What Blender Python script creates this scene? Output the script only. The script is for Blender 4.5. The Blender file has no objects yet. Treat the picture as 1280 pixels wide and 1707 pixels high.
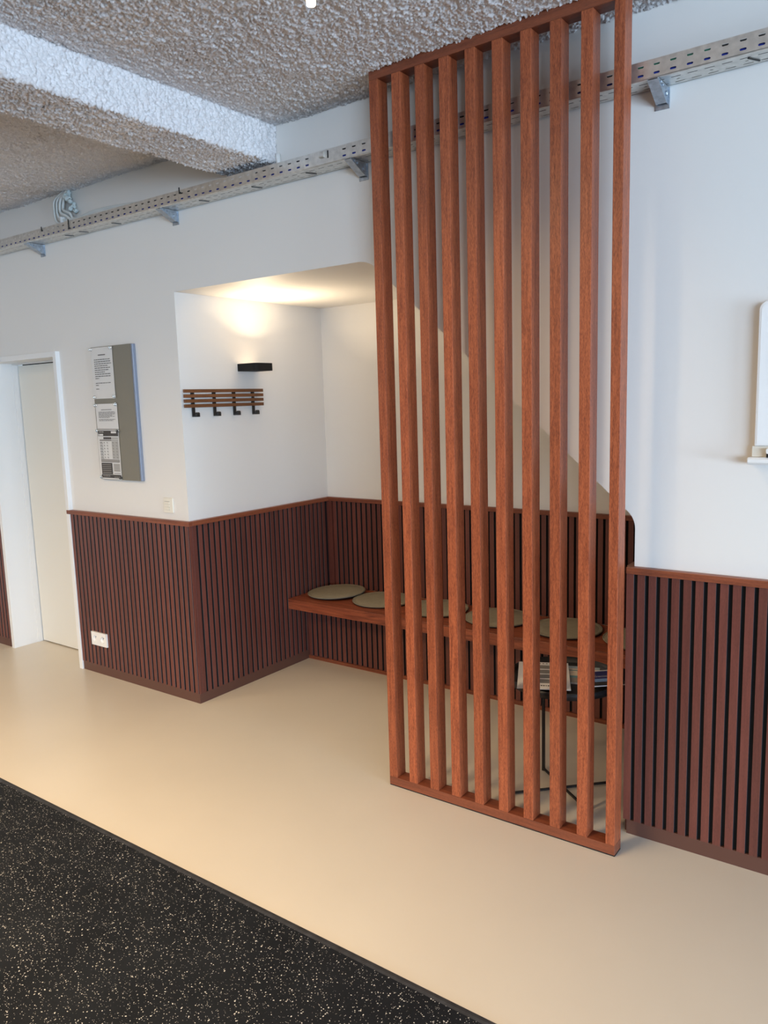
import bpy, bmesh, math, random
from math import sin, cos, pi, radians
from mathutils import Matrix, Vector
random.seed(7)
C = bpy.context.scene.collection
SC = bpy.context.scene

# ------------------------------------------------------------------ camera
F, YAW, PITCH, ROLL, D, H = 1303.514, 0.63292, 0.1422014, 0.0300185, 2.74181, 1.65
Rz = Matrix.Rotation(YAW, 3, 'Z')
Rx = Matrix(((1, 0, 0), (0, cos(PITCH), sin(PITCH)), (0, -sin(PITCH), cos(PITCH))))
Ry = Matrix(((cos(ROLL), 0, sin(ROLL)), (0, 1, 0), (-sin(ROLL), 0, cos(ROLL))))
M3 = Rz @ Rx @ Ry
right, fwd, up = M3.col[0], M3.col[1], M3.col[2]
cam_data = bpy.data.cameras.new('camera')
cam_data.sensor_fit = 'HORIZONTAL'
cam_data.sensor_width = 36.0
cam_data.lens = F / 1280.0 * 36.0
cam_data.clip_start = 0.05
cam = bpy.data.objects.new('camera', cam_data)
C.objects.link(cam)
mw = Matrix.Identity(4)
for i in range(3):
    mw[i][0], mw[i][1], mw[i][2] = right[i], up[i], -fwd[i]
mw[0][3], mw[1][3], mw[2][3] = 0.0, -D, H
cam.matrix_world = mw
SC.camera = cam

# ------------------------------------------------------------------ light
SC.view_settings.view_transform = 'Standard'
SC.view_settings.look = 'None'
SC.view_settings.gamma = 1.0
SC.view_settings.use_curve_mapping = False
SC.view_settings.exposure = 0.12
world = bpy.data.worlds.new('sky')
SC.world = world
world.use_nodes = True
world.node_tree.nodes['Background'].inputs[0].default_value = (0.62, 0.80, 1.0, 1)
world.node_tree.nodes['Background'].inputs[1].default_value = 1.0


def area(name, loc, target, sx, sy, power, color, spread=180):
    l = bpy.data.lights.new(name, 'AREA')
    l.shape = 'RECTANGLE'
    l.size, l.size_y, l.energy, l.color = sx, sy, power, color
    l.spread = radians(spread)
    o = bpy.data.objects.new(name, l)
    C.objects.link(o)
    o.location = loc
    o.rotation_euler = (Vector(target) - Vector(loc)).to_track_quat('-Z', 'Y').to_euler()
    return o


def spot(name, loc, power, color, angle=150, blend=0.8, r=0.05, target=None):
    l = bpy.data.lights.new(name, 'SPOT')
    l.energy, l.color, l.spot_size, l.spot_blend, l.shadow_soft_size = power, color, radians(angle), blend, r
    o = bpy.data.objects.new(name, l)
    C.objects.link(o)
    o.location = loc
    if target:
        o.rotation_euler = (Vector(target) - Vector(loc)).to_track_quat('-Z', 'Y').to_euler()
    return o


WARM = (1.0, 0.73, 0.42)
DAY = (0.58, 0.77, 1.0)
# daylight through the glazed facade of the hall, far behind the camera and to its right
area('window_daylight', (11.0, -11.9, 1.5), (11.0, 0, 1.5), 10.0, 2.7, 2000, DAY)
# added fill lamp inside the room, brightens ceiling and right-facing sides
area('right_fill_light', (5.6, -2.1, 0.9), (-2.5, 0.0, 2.0), 2.2, 1.4, 150, (0.56, 0.77, 1.0), 150)
# warm downlights and light panels under the ceiling over the gym floor
for x, p in ((-5.0, 150), (-3.5, 150), (-2.0, 285)):
    spot('ceiling_spot_light', (x, -2.7, 2.74), p, WARM, 156, 1.0, 0.35)
    area('ceiling_panel_light', (x, -2.7, 2.80), (x, -2.55, 0), 1.2, 0.4, 8, WARM)
area('ceiling_panel_light', (-2.0, -5.5, 2.80), (-2.0, -4.6, 0), 5.0, 0.5, 45, WARM)

# ------------------------------------------------------------------ materials
def nt(name):
    m = bpy.data.materials.new(name)
    m.use_nodes = True
    n = m.node_tree.nodes
    return m, n, m.node_tree.links, n['Principled BSDF']


def plain(name, col, rough=0.5, metal=0.0, bump=0.0, bscale=300.0, var=0.0, vscale=6.0, spec=None):
    m, n, l, b = nt(name)
    b.inputs['Base Color'].default_value = (*col, 1)
    b.inputs['Roughness'].default_value = rough
    b.inputs['Metallic'].default_value = metal
    if spec is not None:
        b.inputs['Specular IOR Level'].default_value = spec
    tc = n.new('ShaderNodeTexCoord')
    if var:
        nz = n.new('ShaderNodeTexNoise')
        nz.inputs['Scale'].default_value = vscale
        nz.inputs['Detail'].default_value = 5
        l.new(tc.outputs['Object'], nz.inputs['Vector'])
        rp = n.new('ShaderNodeValToRGB')
        rp.color_ramp.elements[0].position = 0.3
        rp.color_ramp.elements[1].position = 0.7
        rp.color_ramp.elements[0].color = (*[c * (1 - var) for c in col], 1)
        rp.color_ramp.elements[1].color = (*[min(1, c * (1 + var)) for c in col], 1)
        l.new(nz.outputs['Fac'], rp.inputs['Fac'])
        l.new(rp.outputs['Color'], b.inputs['Base Color'])
    if bump:
        nb = n.new('ShaderNodeTexNoise')
        nb.inputs['Scale'].default_value = bscale
        nb.inputs['Detail'].default_value = 4
        l.new(tc.outputs['Object'], nb.inputs['Vector'])
        bp = n.new('ShaderNodeBump')
        bp.inputs['Strength'].default_value = bump
        bp.inputs['Distance'].default_value = 0.002
        l.new(nb.outputs['Fac'], bp.inputs['Height'])
        l.new(bp.outputs['Normal'], b.inputs['Normal'])
    return m


def wood(name, light, dark, axis, across=70.0, along=3.0, fleck=0.5, rough=0.42, contrast=0.22, rnd=0.10, wavy=0.0):
    """stained oak; axis = direction of the grain in object space"""
    m, n, l, b = nt(name)
    b.inputs['Roughness'].default_value = rough
    tc = n.new('ShaderNodeTexCoord')
    oi = n.new('ShaderNodeObjectInfo')
    mul = n.new('ShaderNodeMath'); mul.operation = 'MULTIPLY'; mul.inputs[1].default_value = 53.0
    l.new(oi.outputs['Random'], mul.inputs[0])
    add = n.new('ShaderNodeVectorMath'); add.operation = 'ADD'
    l.new(tc.outputs['Object'], add.inputs[0])
    l.new(mul.outputs[0], add.inputs[1])

    def grain(ac, al, det, dist):
        mp = n.new('ShaderNodeMapping')
        s = [ac, ac, ac]; s['xyz'.index(axis)] = al
        mp.inputs['Scale'].default_value = s
        l.new(add.outputs[0], mp.inputs['Vector'])
        z = n.new('ShaderNodeTexNoise')
        z.inputs['Scale'].default_value = 1.0
        z.inputs['Detail'].default_value = det
        z.inputs['Roughness'].default_value = 0.6
        z.inputs['Distortion'].default_value = dist
        l.new(mp.outputs[0], z.inputs['Vector'])
        return z
    g1 = grain(across, along, 5, 0.3 + wavy)
    g2 = grain(620.0, 85.0, 2, 0.0)
    mx = n.new('ShaderNodeMix'); mx.data_type = 'FLOAT'
    mx.inputs['Factor'].default_value = fleck
    l.new(g1.outputs['Fac'], mx.inputs['A']); l.new(g2.outputs['Fac'], mx.inputs['B'])
    rp = n.new('ShaderNodeValToRGB')
    rp.color_ramp.elements[0].position = 0.5 - contrast
    rp.color_ramp.elements[1].position = 0.5 + contrast
    rp.color_ramp.elements[0].color = (*dark, 1)
    rp.color_ramp.elements[1].color = (*light, 1)
    l.new(mx.outputs['Result'], rp.inputs['Fac'])
    hs = n.new('ShaderNodeHueSaturation')
    mr = n.new('ShaderNodeMapRange')
    mr.inputs['To Min'].default_value = 1 - rnd; mr.inputs['To Max'].default_value = 1 + rnd
    l.new(oi.outputs['Random'], mr.inputs['Value'])
    l.new(mr.outputs[0], hs.inputs['Value'])
    l.new(rp.outputs['Color'], hs.inputs['Color'])
    l.new(hs.outputs['Color'], b.inputs['Base Color'])
    bp = n.new('ShaderNodeBump')
    bp.inputs['Strength'].default_value = 0.25
    bp.inputs['Distance'].default_value = 0.001
    l.new(mx.outputs['Result'], bp.inputs['Height'])
    l.new(bp.outputs['Normal'], b.inputs['Normal'])
    return m


def emit(name, col, strength):
    m, n, l, b = nt(name)
    b.inputs['Base Color'].default_value = (*col, 1)
    b.inputs['Emission Color'].default_value = (*col, 1)
    b.inputs['Emission Strength'].default_value = strength
    return m


def rubber_material():
    m, n, l, b = nt('speckled_rubber')
    b.inputs['Roughness'].default_value = 0.7
    b.inputs['Specular IOR Level'].default_value = 0.15
    tc = n.new('ShaderNodeTexCoord')
    # distort a little so that the flecks are shards, not dots
    nz = n.new('ShaderNodeTexNoise'); nz.inputs['Scale'].default_value = 90; nz.inputs['Detail'].default_value = 2
    l.new(tc.outputs['Object'], nz.inputs['Vector'])
    ma = n.new('ShaderNodeVectorMath'); ma.operation = 'MULTIPLY_ADD'
    ma.inputs[1].default_value = (0.009, 0.009, 0.0)
    l.new(nz.outputs['Color'], ma.inputs[0]); l.new(tc.outputs['Object'], ma.inputs[2])

    def flecks(scale, thr, keep):
        v = n.new('ShaderNodeTexVoronoi'); v.voronoi_dimensions = '2D'
        v.inputs['Scale'].default_value = scale
        v.inputs['Randomness'].default_value = 1.0
        l.new(ma.outputs[0], v.inputs['Vector'])
        sp = n.new('ShaderNodeSeparateColor'); l.new(v.outputs['Color'], sp.inputs[0])
        k = n.new('ShaderNodeMath'); k.operation = 'LESS_THAN'; k.inputs[1].default_value = keep
        l.new(sp.outputs['Red'], k.inputs[0])
        # fleck size differs per cell
        t = n.new('ShaderNodeMath'); t.operation = 'MULTIPLY'; t.inputs[1].default_value = thr
        a = n.new('ShaderNodeMath'); a.operation = 'ADD'; a.inputs[1].default_value = 0.25
        l.new(sp.outputs['Green'], a.inputs[0]); l.new(a.outputs[0], t.inputs[0])
        d = n.new('ShaderNodeMath'); d.operation = 'LESS_THAN'
        l.new(v.outputs['Distance'], d.inputs[0]); l.new(t.outputs[0], d.inputs[1])
        p = n.new('ShaderNodeMath'); p.operation = 'MULTIPLY'
        l.new(k.outputs[0], p.inputs[0]); l.new(d.outputs[0], p.inputs[1])
        return p
    f1 = flecks(125, 0.22, 0.165)
    f2 = flecks(220, 0.20, 0.14)
    mx = n.new('ShaderNodeMath'); mx.operation = 'MAXIMUM'
    l.new(f1.outputs[0], mx.inputs[0]); l.new(f2.outputs[0], mx.inputs[1])
    base = n.new('ShaderNodeTexNoise'); base.inputs['Scale'].default_value = 5; base.inputs['Detail'].default_value = 6
    l.new(tc.outputs['Object'], base.inputs['Vector'])
    rp = n.new('ShaderNodeValToRGB')
    rp.color_ramp.elements[0].color = (0.0062, 0.0078, 0.0110, 1); rp.color_ramp.elements[0].position = 0.3
    rp.color_ramp.elements[1].color = (0.0110, 0.0132, 0.0175, 1); rp.color_ramp.elements[1].position = 0.7
    l.new(base.outputs['Fac'], rp.inputs['Fac'])
    mc = n.new('ShaderNodeMix'); mc.data_type = 'RGBA'
    l.new(mx.outputs[0], mc.inputs['Factor'])
    l.new(rp.outputs['Color'], mc.inputs['A'])
    mc.inputs['B'].default_value = (0.66, 0.64, 0.61, 1)
    l.new(mc.outputs['Result'], b.inputs['Base Color'])
    bp = n.new('ShaderNodeBump'); bp.inputs['Strength'].default_value = 0.3; bp.inputs['Distance'].default_value = 0.001
    nb = n.new('ShaderNodeTexNoise'); nb.inputs['Scale'].default_value = 260
    l.new(tc.outputs['Object'], nb.inputs['Vector']); l.new(nb.outputs['Fac'], bp.inputs['Height'])
    l.new(bp.outputs['Normal'], b.inputs['Normal'])
    return m


PAINT = plain('wall_paint', (0.80, 0.775, 0.735), 0.55, bump=0.06, bscale=180)
DOORPAINT = plain('door_paint', (0.80, 0.775, 0.70), 0.4)
FRAMEPAINT = plain('frame_paint', (0.82, 0.815, 0.80), 0.38)
FLOORM = plain('beige_floor', (0.66, 0.60, 0.51), 0.32, bump=0.03, bscale=60, var=0.03, vscale=1.5)
RUBBER = rubber_material()
RUBBER_EDGE = plain('rubber_edge', (0.030, 0.031, 0.036), 0.6, bump=0.3, bscale=120, var=0.4, vscale=25, spec=0.3)
SPRAY = plain('sprayed_plaster', (0.80, 0.77, 0.765), 0.9, bump=0.8, bscale=260, var=0.12, vscale=140)
OAK_V = wood('stained_oak_upright', (0.45, 0.118, 0.044), (0.185, 0.040, 0.016), 'z', 120, 8, 0.58, 0.40, 0.115)
OAK_X = wood('stained_oak_rail', (0.29, 0.082, 0.036), (0.130, 0.033, 0.016), 'x', 70, 4, 0.35, 0.40, 0.17)
OAK_Y = wood('stained_oak_cap_side', (0.29, 0.086, 0.037), (0.140, 0.036, 0.017), 'y', 70, 4, 0.35, 0.40, 0.17)
OAK_BENCH = wood('stained_oak_bench', (0.36, 0.095, 0.040), (0.14, 0.029, 0.013), 'x', 42, 2.2, 0.18, 0.38, 0.13, 0.0, 1.2)
SLATW = wood('dark_oak_slat', (0.18, 0.053, 0.037), (0.092, 0.026, 0.019), 'z', 90, 4, 0.45, 0.45, 0.2, 0.13)
SLAT_EDGE = plain('slat_edge', (0.14, 0.115, 0.11), 0.6)
SLAT_CORE = plain('slat_black_core', (0.006, 0.006, 0.007), 0.9)
FELT = plain('black_felt', (0.006, 0.006, 0.007), 0.95)
BASEB = plain('brown_baseboard', (0.108, 0.046, 0.032), 0.45)
GALV = plain('galvanised_steel', (0.68, 0.665, 0.63), 0.38, 0.92, var=0.12, vscale=45)
ZINC = plain('zinc_bracket', (0.42, 0.47, 0.53), 0.4, 0.85, var=0.2, vscale=60)
BLACKMETAL = plain('black_metal', (0.012, 0.012, 0.013), 0.45)
LAMPBLACK = plain('matt_black_lamp', (0.012, 0.012, 0.012), 0.75, spec=0.25)
BLACKPLASTIC = plain('black_plastic', (0.010, 0.010, 0.010), 0.4)
BOARDM = plain('board_face', (0.245, 0.225, 0.18), 0.34, 0.45)
ALU = plain('aluminium_edge', (0.30, 0.34, 0.43), 0.5, 0.7)
PAPER = plain('paper', (0.74, 0.72, 0.69), 0.7)
INK = plain('ink_dark', (0.075, 0.066, 0.06), 0.8)
INKTEXT = plain('ink_text', (0.15, 0.14, 0.13), 0.8)
INKMID = plain('ink_grey', (0.27, 0.25, 0.23), 0.8)
INKLIGHT = plain('ink_light_grey', (0.46, 0.44, 0.41), 0.8)
WHITEP = plain('white_plastic', (0.84, 0.83, 0.80), 0.3)
CREAMP = plain('cream_plastic', (0.80, 0.76, 0.66), 0.3)
TEAK = wood('teak_rack', (0.22, 0.085, 0.028), (0.12, 0.042, 0.014), 'y', 90, 5, 0.3, 0.5)
CUSH = plain('taupe_felt', (0.27, 0.235, 0.165), 0.85, bump=0.3, bscale=500, var=0.06, vscale=40)
CUSH_EDGE = plain('taupe_piping', (0.23, 0.20, 0.14), 0.8)
CUSH_DARK = plain('cushion_underside', (0.02, 0.018, 0.016), 0.9)
CABLE_W = plain('white_cable', (0.66, 0.68, 0.66), 0.5)
CABLE_B = plain('blue_cable', (0.02, 0.04, 0.30), 0.5)
CABLE_G = plain('green_cable', (0.02, 0.16, 0.09), 0.5)
FOAM = plain('sealing_foam', (0.60, 0.68, 0.68), 0.8, bump=0.8, bscale=120)
NAVY = plain('navy_print', (0.014, 0.026, 0.16), 0.3)
SKYBLUE = plain('blue_print', (0.20, 0.38, 0.68), 0.3)
TEAL = plain('teal_print', (0.10, 0.26, 0.30), 0.35)
CREAMPRINT = plain('cream_print', (0.70, 0.61, 0.50), 0.35)
PALEBLUE = plain('pale_blue_print', (0.36, 0.46, 0.50), 0.35)
WB = plain('whiteboard_enamel', (0.88, 0.88, 0.87), 0.18)
WBFRAME = plain('whiteboard_frame', (0.84, 0.83, 0.81), 0.35)


def clear_plastic():
    m, n, l, b = nt('clear_magnet')
    b.inputs['Base Color'].default_value = (0.9, 0.9, 0.88, 1)
    b.inputs['Transmission Weight'].default_value = 1.0
    b.inputs['Roughness'].default_value = 0.05
    b.inputs['IOR'].default_value = 1.49
    return m


CLEAR = clear_plastic()

# ------------------------------------------------------------------ helpers
class MB:
    """collects shapes into one mesh, in world coordinates"""
    def __init__(s):
        s.v, s.f, s.m, s.mats, s.sm = [], [], [], [], []

    def mi(s, mat):
        if mat not in s.mats:
            s.mats.append(mat)
        return s.mats.index(mat)

    def add(s, vs, fs, mat, smooth=False):
        o = len(s.v); k = s.mi(mat)
        s.v += [tuple(v) for v in vs]
        for f in fs:
            s.f.append([i + o for i in f]); s.m.append(k); s.sm.append(smooth)
        return s

    def box(s, x0, x1, y0, y1, z0, z1, mat):
        vs = [(x, y, z) for z in (z0, z1) for y in (y0, y1) for x in (x0, x1)]
        return s.add(vs, [(0, 2, 3, 1), (4, 5, 7, 6), (0, 1, 5, 4), (1, 3, 7, 5), (3, 2, 6, 7), (2, 0, 4, 6)], mat)

    def obox(s, c, ax, ay, az, mat):
        c, ax, ay, az = Vector(c), Vector(ax), Vector(ay), Vector(az)
        vs = [c + ax * i + ay * j + az * k for k in (-1, 1) for j in (-1, 1) for i in (-1, 1)]
        return s.add(vs, [(0, 2, 3, 1), (4, 5, 7, 6), (0, 1, 5, 4), (1, 3, 7, 5), (3, 2, 6, 7), (2, 0, 4, 6)], mat)

    def prism(s, poly, axis, a, b, mat, smooth=False):
        """poly: 2D points in the plane across `axis`"""
        def P(p, t):
            return {'x': (t, p[0], p[1]), 'y': (p[0], t, p[1]), 'z': (p[0], p[1], t)}[axis]
        n = len(poly)
        vs = [P(p, a) for p in poly] + [P(p, b) for p in poly]
        fs = [tuple(range(n - 1, -1, -1)), tuple(range(n, 2 * n))]
        s.add(vs, fs, mat)
        o = len(s.v) - 2 * n; k = s.mi(mat)
        for i in range(n):
            j = (i + 1) % n
            s.f.append([o + i, o + j, o + n + j, o + n + i]); s.m.append(k); s.sm.append(smooth)
        return s

    def lathe(s, prof, c, mat, seg=40, axis='z', smooth=True, mats=None):
        vs, fs = [], []
        for r, h in prof:
            for i in range(seg):
                a = 2 * pi * i / seg
                u, w = r * cos(a), r * sin(a)
                p = {'z': (u, w, h), 'y': (u, h, w), 'x': (h, u, w)}[axis]
                vs.append((c[0] + p[0], c[1] + p[1], c[2] + p[2]))
        k = len(prof)
        o = len(s.v)
        s.v += vs
        for j in range(k - 1):
            mt = s.mi(mats[j] if mats else mat)
            for i in range(seg):
                i2 = (i + 1) % seg
                s.f.append([o + j * seg + i, o + j * seg + i2, o + (j + 1) * seg + i2, o + (j + 1) * seg + i])
                s.m.append(mt); s.sm.append(smooth)
        if prof[0][0] > 1e-6:
            s.f.append([o + i for i in range(seg - 1, -1, -1)]); s.m.append(s.mi(mats[0] if mats else mat)); s.sm.append(False)
        if prof[-1][0] > 1e-6:
            s.f.append([o + (k - 1) * seg + i for i in range(seg)]); s.m.append(s.mi(mats[-1] if mats else mat)); s.sm.append(False)
        return s

    def tube(s, pts, r, mat, seg=8):
        pts = [Vector(p) for p in pts]
        o = len(s.v); k = s.mi(mat)
        prev = None
        for i, p in enumerate(pts):
            t = (pts[min(i + 1, len(pts) - 1)] - pts[max(i - 1, 0)]).normalized()
            if prev is None:
                n = t.cross(Vector((0.3, 0.2, 0.93)))
                if n.length < 0.05:
                    n = t.cross(Vector((1, 0, 0)))
                n.normalize()
            else:
                n = (prev - t * prev.dot(t)).normalized()
            prev = n
            b = t.cross(n)
            for a in range(seg):
                q = p + (n * cos(2 * pi * a / seg) + b * sin(2 * pi * a / seg)) * r
                s.v.append(tuple(q))
        for i in range(len(pts) - 1):
            for a in range(seg):
                a2 = (a + 1) % seg
                s.f.append([o + i * seg + a, o + i * seg + a2, o + (i + 1) * seg + a2, o + (i + 1) * seg + a]); s.m.append(k); s.sm.append(True)
        s.f.append([o + a for a in range(seg - 1, -1, -1)]); s.m.append(k); s.sm.append(False)
        e = o + (len(pts) - 1) * seg
        s.f.append([e + a for a in range(seg)]); s.m.append(k); s.sm.append(False)
        return s

    def build(s, name, parent=None, bevel=0.0, bseg=2, fix=True, loc=None):
        off = Vector(parent.location) if parent else Vector((0, 0, 0))
        if parent and parent.parent:
            off = off + Vector(parent.parent.location)
        base = Vector(loc) if loc else None
        if parent is None:
            base = base or Vector((0, 0, 0))
            sub = base
        else:
            base = base or off
            sub = base
        me = bpy.data.meshes.new(name)
        me.from_pydata([tuple(Vector(v) - sub) for v in s.v], [], s.f)
        for m in s.mats:
            me.materials.append(m)
        for p, k, q in zip(me.polygons, s.m, s.sm):
            p.material_index = k; p.use_smooth = q
        if fix:
            bm = bmesh.new(); bm.from_mesh(me)
            bmesh.ops.recalc_face_normals(bm, faces=bm.faces)
            bm.to_mesh(me); bm.free()
        o = bpy.data.objects.new(name, me)
        C.objects.link(o)
        if parent:
            o.parent = parent
            o.location = base - off
        else:
            o.location = base
        if bevel:
            md = o.modifiers.new('bevel', 'BEVEL')
            md.width, md.segments, md.limit_method, md.angle_limit = bevel, bseg, 'ANGLE', radians(40)
        return o


def thing(name, label, cat, loc, group=None):
    o = bpy.data.objects.new(name, None)
    C.objects.link(o)
    o.empty_display_size = 0.05
    o.location = loc
    o['label'] = label; o['category'] = cat
    if group:
        o['group'] = group
    return o


def tag(o, label, cat, group=None):
    o['label'] = label; o['category'] = cat
    if group:
        o['group'] = group
    return o


def structure(o):
    o['kind'] = 'structure'
    return o


def link_copy(o, parent, loc):
    c = o.copy()
    C.objects.link(c)
    c.parent = parent
    c.location = loc
    return c


def smooth_path(pts, n=8):
    """Catmull-Rom through pts"""
    P = [Vector(p) for p in pts]
    P = [P[0] * 2 - P[1]] + P + [P[-1] * 2 - P[-2]]
    out = []
    for i in range(1, len(P) - 2):
        for k in range(n):
            t = k / n
            a, b, c, d = P[i - 1], P[i], P[i + 1], P[i + 2]
            out.append(0.5 * ((2 * b) + (c - a) * t + (2 * a - 5 * b + 4 * c - d) * t * t + (3 * b - a - 3 * c + d) * t ** 3))
    out.append(P[-2])
    return out


def rrect(x0, x1, y0, y1, r, n=6):
    pts = []
    for cx, cy, a0 in ((x1 - r, y1 - r, 0), (x0 + r, y1 - r, 90), (x0 + r, y0 + r, 180), (x1 - r, y0 + r, 270)):
        for i in range(n + 1):
            a = radians(a0 + 90 * i / n)
            pts.append((cx + r * cos(a), cy + r * sin(a)))
    return pts


def toprect(x0, x1, z0, z1, r, n=6):
    """rectangle whose two upper corners are rounded"""
    q = rrect(x0, x1, z0, z1, r, n)
    return q[:2 * (n + 1)] + [(x0, z0), (x1, z0)]


# ------------------------------------------------------------------ setting
YW = 0.022            # plaster face of the long wall
XN = -3.343           # plaster face of the niche's left side
YB = 1.192            # plaster face of the niche's back
ZC = 2.889            # ceiling
X0, X1, YF = -6.6, 17.0, -12.0


def arc_corner(p, a, b, r, n=8):
    """round the corner p between directions to a and b"""
    p, a, b = Vector(p), Vector(a), Vector(b)
    da, db = (a - p).normalized(), (b - p).normalized()
    ang = da.angle(db)
    t = r / math.tan(ang / 2)
    c = p + (da + db).normalized() * (r / sin(ang / 2))
    s, e = p + da * t - c, p + db * t - c
    out = []
    tot = s.angle(e)
    for i in range(n + 1):
        k = i / n
        out.append(tuple(c + (s * sin((1 - k) * tot) + e * sin(k * tot)) / sin(tot)))
    return out


# outline of the niche opening (X, Z), going over the top from left to right
q_tl, q_tr, q_rt, q_rb = (XN, 2.241), (-2.072, 2.241), (-0.912, 1.203), (-0.912, 0.0)
ARCH = [(XN, 0.0), q_tl] + arc_corner(q_tr, q_tl, q_rt, 0.14) + arc_corner(q_rt, q_tr, q_rb, 0.085) + [q_rb]
DOOR_L, DOOR_R, DOOR_T = -5.292, -4.44, 2.002
poly = [(X0, 0.0), (DOOR_L, 0.0), (DOOR_L, DOOR_T), (DOOR_R, DOOR_T), (DOOR_R, 0.0)] + ARCH + [(X1, 0.0), (X1, 3.05), (X0, 3.05)]
w = MB().prism(poly, 'y', YW, 0.222, PAINT)
structure(w.build('wall_front', fix=True))

structure(MB().box(XN - 0.1, XN, 0.222, YB + 0.1, 0, 2.4, PAINT).build('wall_niche_left'))
structure(MB().box(XN, -0.8, YB, YB + 0.1, 0, 2.4, PAINT).build('wall_niche_back'))
structure(MB().box(-0.912, -0.8, 0.222, YB, 0, 1.2, PAINT).build('wall_niche_right'))
# soffit of the stair over the niche: flat, rounded, then sloping down to the right
sof_in = [p for p in ARCH[1:-1]]
sof = sof_in + [(-0.80, 1.13), (-0.80, 1.32), (-2.0, 2.40), (XN, 2.40)]
structure(MB().prism(sof, 'y', 0.222, YB, PAINT).build('ceiling_niche'))

structure(MB().box(X0, X1, -1.09, YB, -0.08, 0.0, FLOORM).build('floor'))
rub = thing('rubber_floor', 'black rubber gym flooring with pale flecks along the beige floor', 'flooring', (0, -1.1, 0))
MB().box(X0, X1, YF, -1.112, -0.02, 0.004, RUBBER).build('speckled_sheet', rub)
MB().prism([(-1.112, -0.02), (-1.0895, -0.02), (-1.0895, 0.0035), (-1.093, 0.0062), (-1.104, 0.0068), (-1.112, 0.0045)], 'x', X0, X1, RUBBER_EDGE).build('edge_strip', rub)
rub.children[1]['label'] = 'plain dark grey edge strip without flecks'

# room shell behind and beside the camera
structure(MB().box(X0 - 0.1, X0, YF, YB, 0, 3.05, PAINT).build('wall_left'))
structure(MB().box(X1, X1 + 0.1, YF, YB, 0, 3.05, PAINT).build('wall_right'))
wx0, wx1, wz0, wz1 = 6.0, 16.0, 0.1, 2.8
wb = MB()
wb.box(X0, wx0, YF - 0.15, YF, 0, 3.05, PAINT).box(wx1, X1, YF - 0.15, YF, 0, 3.05, PAINT)
wb.box(wx0, wx1, YF - 0.15, YF, 0, wz0, PAINT).box(wx0, wx1, YF - 0.15, YF, wz1, 3.05, PAINT)
structure(wb.build('wall_back'))
wf = MB()
for x in (wx0, wx0 + 2.5, wx0 + 5.0, wx0 + 7.5, wx1 - 0.05):
    wf.box(x, x + 0.05, YF - 0.12, YF - 0.06, wz0, wz1, BLACKMETAL)
for z in (wz0, wz1 - 0.05):
    wf.box(wx0, wx1, YF - 0.12, YF - 0.06, z, z + 0.05, BLACKMETAL)
structure(wf.build('window_1'))


# sprayed ceiling: real lumps where it is seen, flat further off
def spray_grid(name, pts_u, pts_v, P, parent=None):
    nu, nv = len(pts_u), len(pts_v)
    vs = [P(u, v) for v in pts_v for u in pts_u]
    fs = [(j * nu + i, j * nu + i + 1, (j + 1) * nu + i + 1, (j + 1) * nu + i) for j in range(nv - 1) for i in range(nu - 1)]
    me = bpy.data.meshes.new(name)
    me.from_pydata(vs, [], fs)
    me.materials.append(SPRAY)
    o = bpy.data.objects.new(name, me)
    C.objects.link(o)
    if parent:
        o.parent = parent
    for kind, sc, st in (('VORONOI', 0.0105, -0.019), ('CLOUDS', 0.024, 0.014), ('CLOUDS', 0.2, 0.012)):
        t = bpy.data.textures.new(name + '_lumps', kind)
        t.noise_scale = sc
        if kind == 'CLOUDS':
            t.noise_depth = 2
        md = o.modifiers.new('lumps', 'DISPLACE')
        md.texture = t; md.strength = st; md.mid_level = 0.5
        md.texture_coords = 'GLOBAL'; md.direction = 'NORMAL'
    for p in me.polygons:
        p.use_smooth = True
    return o


def lin(a, b, step):
    n = max(1, round(abs(b - a) / step))
    return [a + (b - a) * i / n for i in range(n + 1)]


BX0, BX1, BZ = -2.89, -2.57, 2.727
ST = 0.0042
structure(spray_grid('ceiling', lin(BX1 - 0.02, 0.25, ST), lin(0.024, -1.75, ST), lambda u, v: (u, v, ZC + 0.002)))
structure(spray_grid('ceiling_far', lin(-6.2, BX0 + 0.02, 0.006), lin(0.024, -1.35, 0.006), lambda u, v: (u, v, ZC + 0.002)))
# beam: an U profile swept from the wall towards the room
prof = [(BX0, z) for z in lin(ZC + 0.02, BZ + 0.006, ST)] + [(x, BZ) for x in lin(BX0 + 0.006, BX1 - 0.006, ST)] + [(BX1, z) for z in lin(BZ + 0.006, ZC + 0.02, ST)]
structure(spray_grid('ceiling_beam', list(range(len(prof))), lin(0.02, -2.0, ST), lambda u, v: (prof[u][0], v, prof[u][1])))
cs = MB()
cs.box(X0, X1, YF, -1.74, ZC + 0.012, 3.05, SPRAY).box(0.24, X1, -1.75, 0.03, ZC + 0.012, 3.05, SPRAY)
cs.box(X0, -6.19, -1.75, 0.03, ZC + 0.012, 3.05, SPRAY).box(-6.3, 0.25, -1.8, 0.03, ZC + 0.03, 3.05, SPRAY)
cs.box(BX0, BX1, YF, -1.99, BZ, ZC + 0.02, SPRAY)
structure(cs.build('ceiling_slab'))

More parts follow.
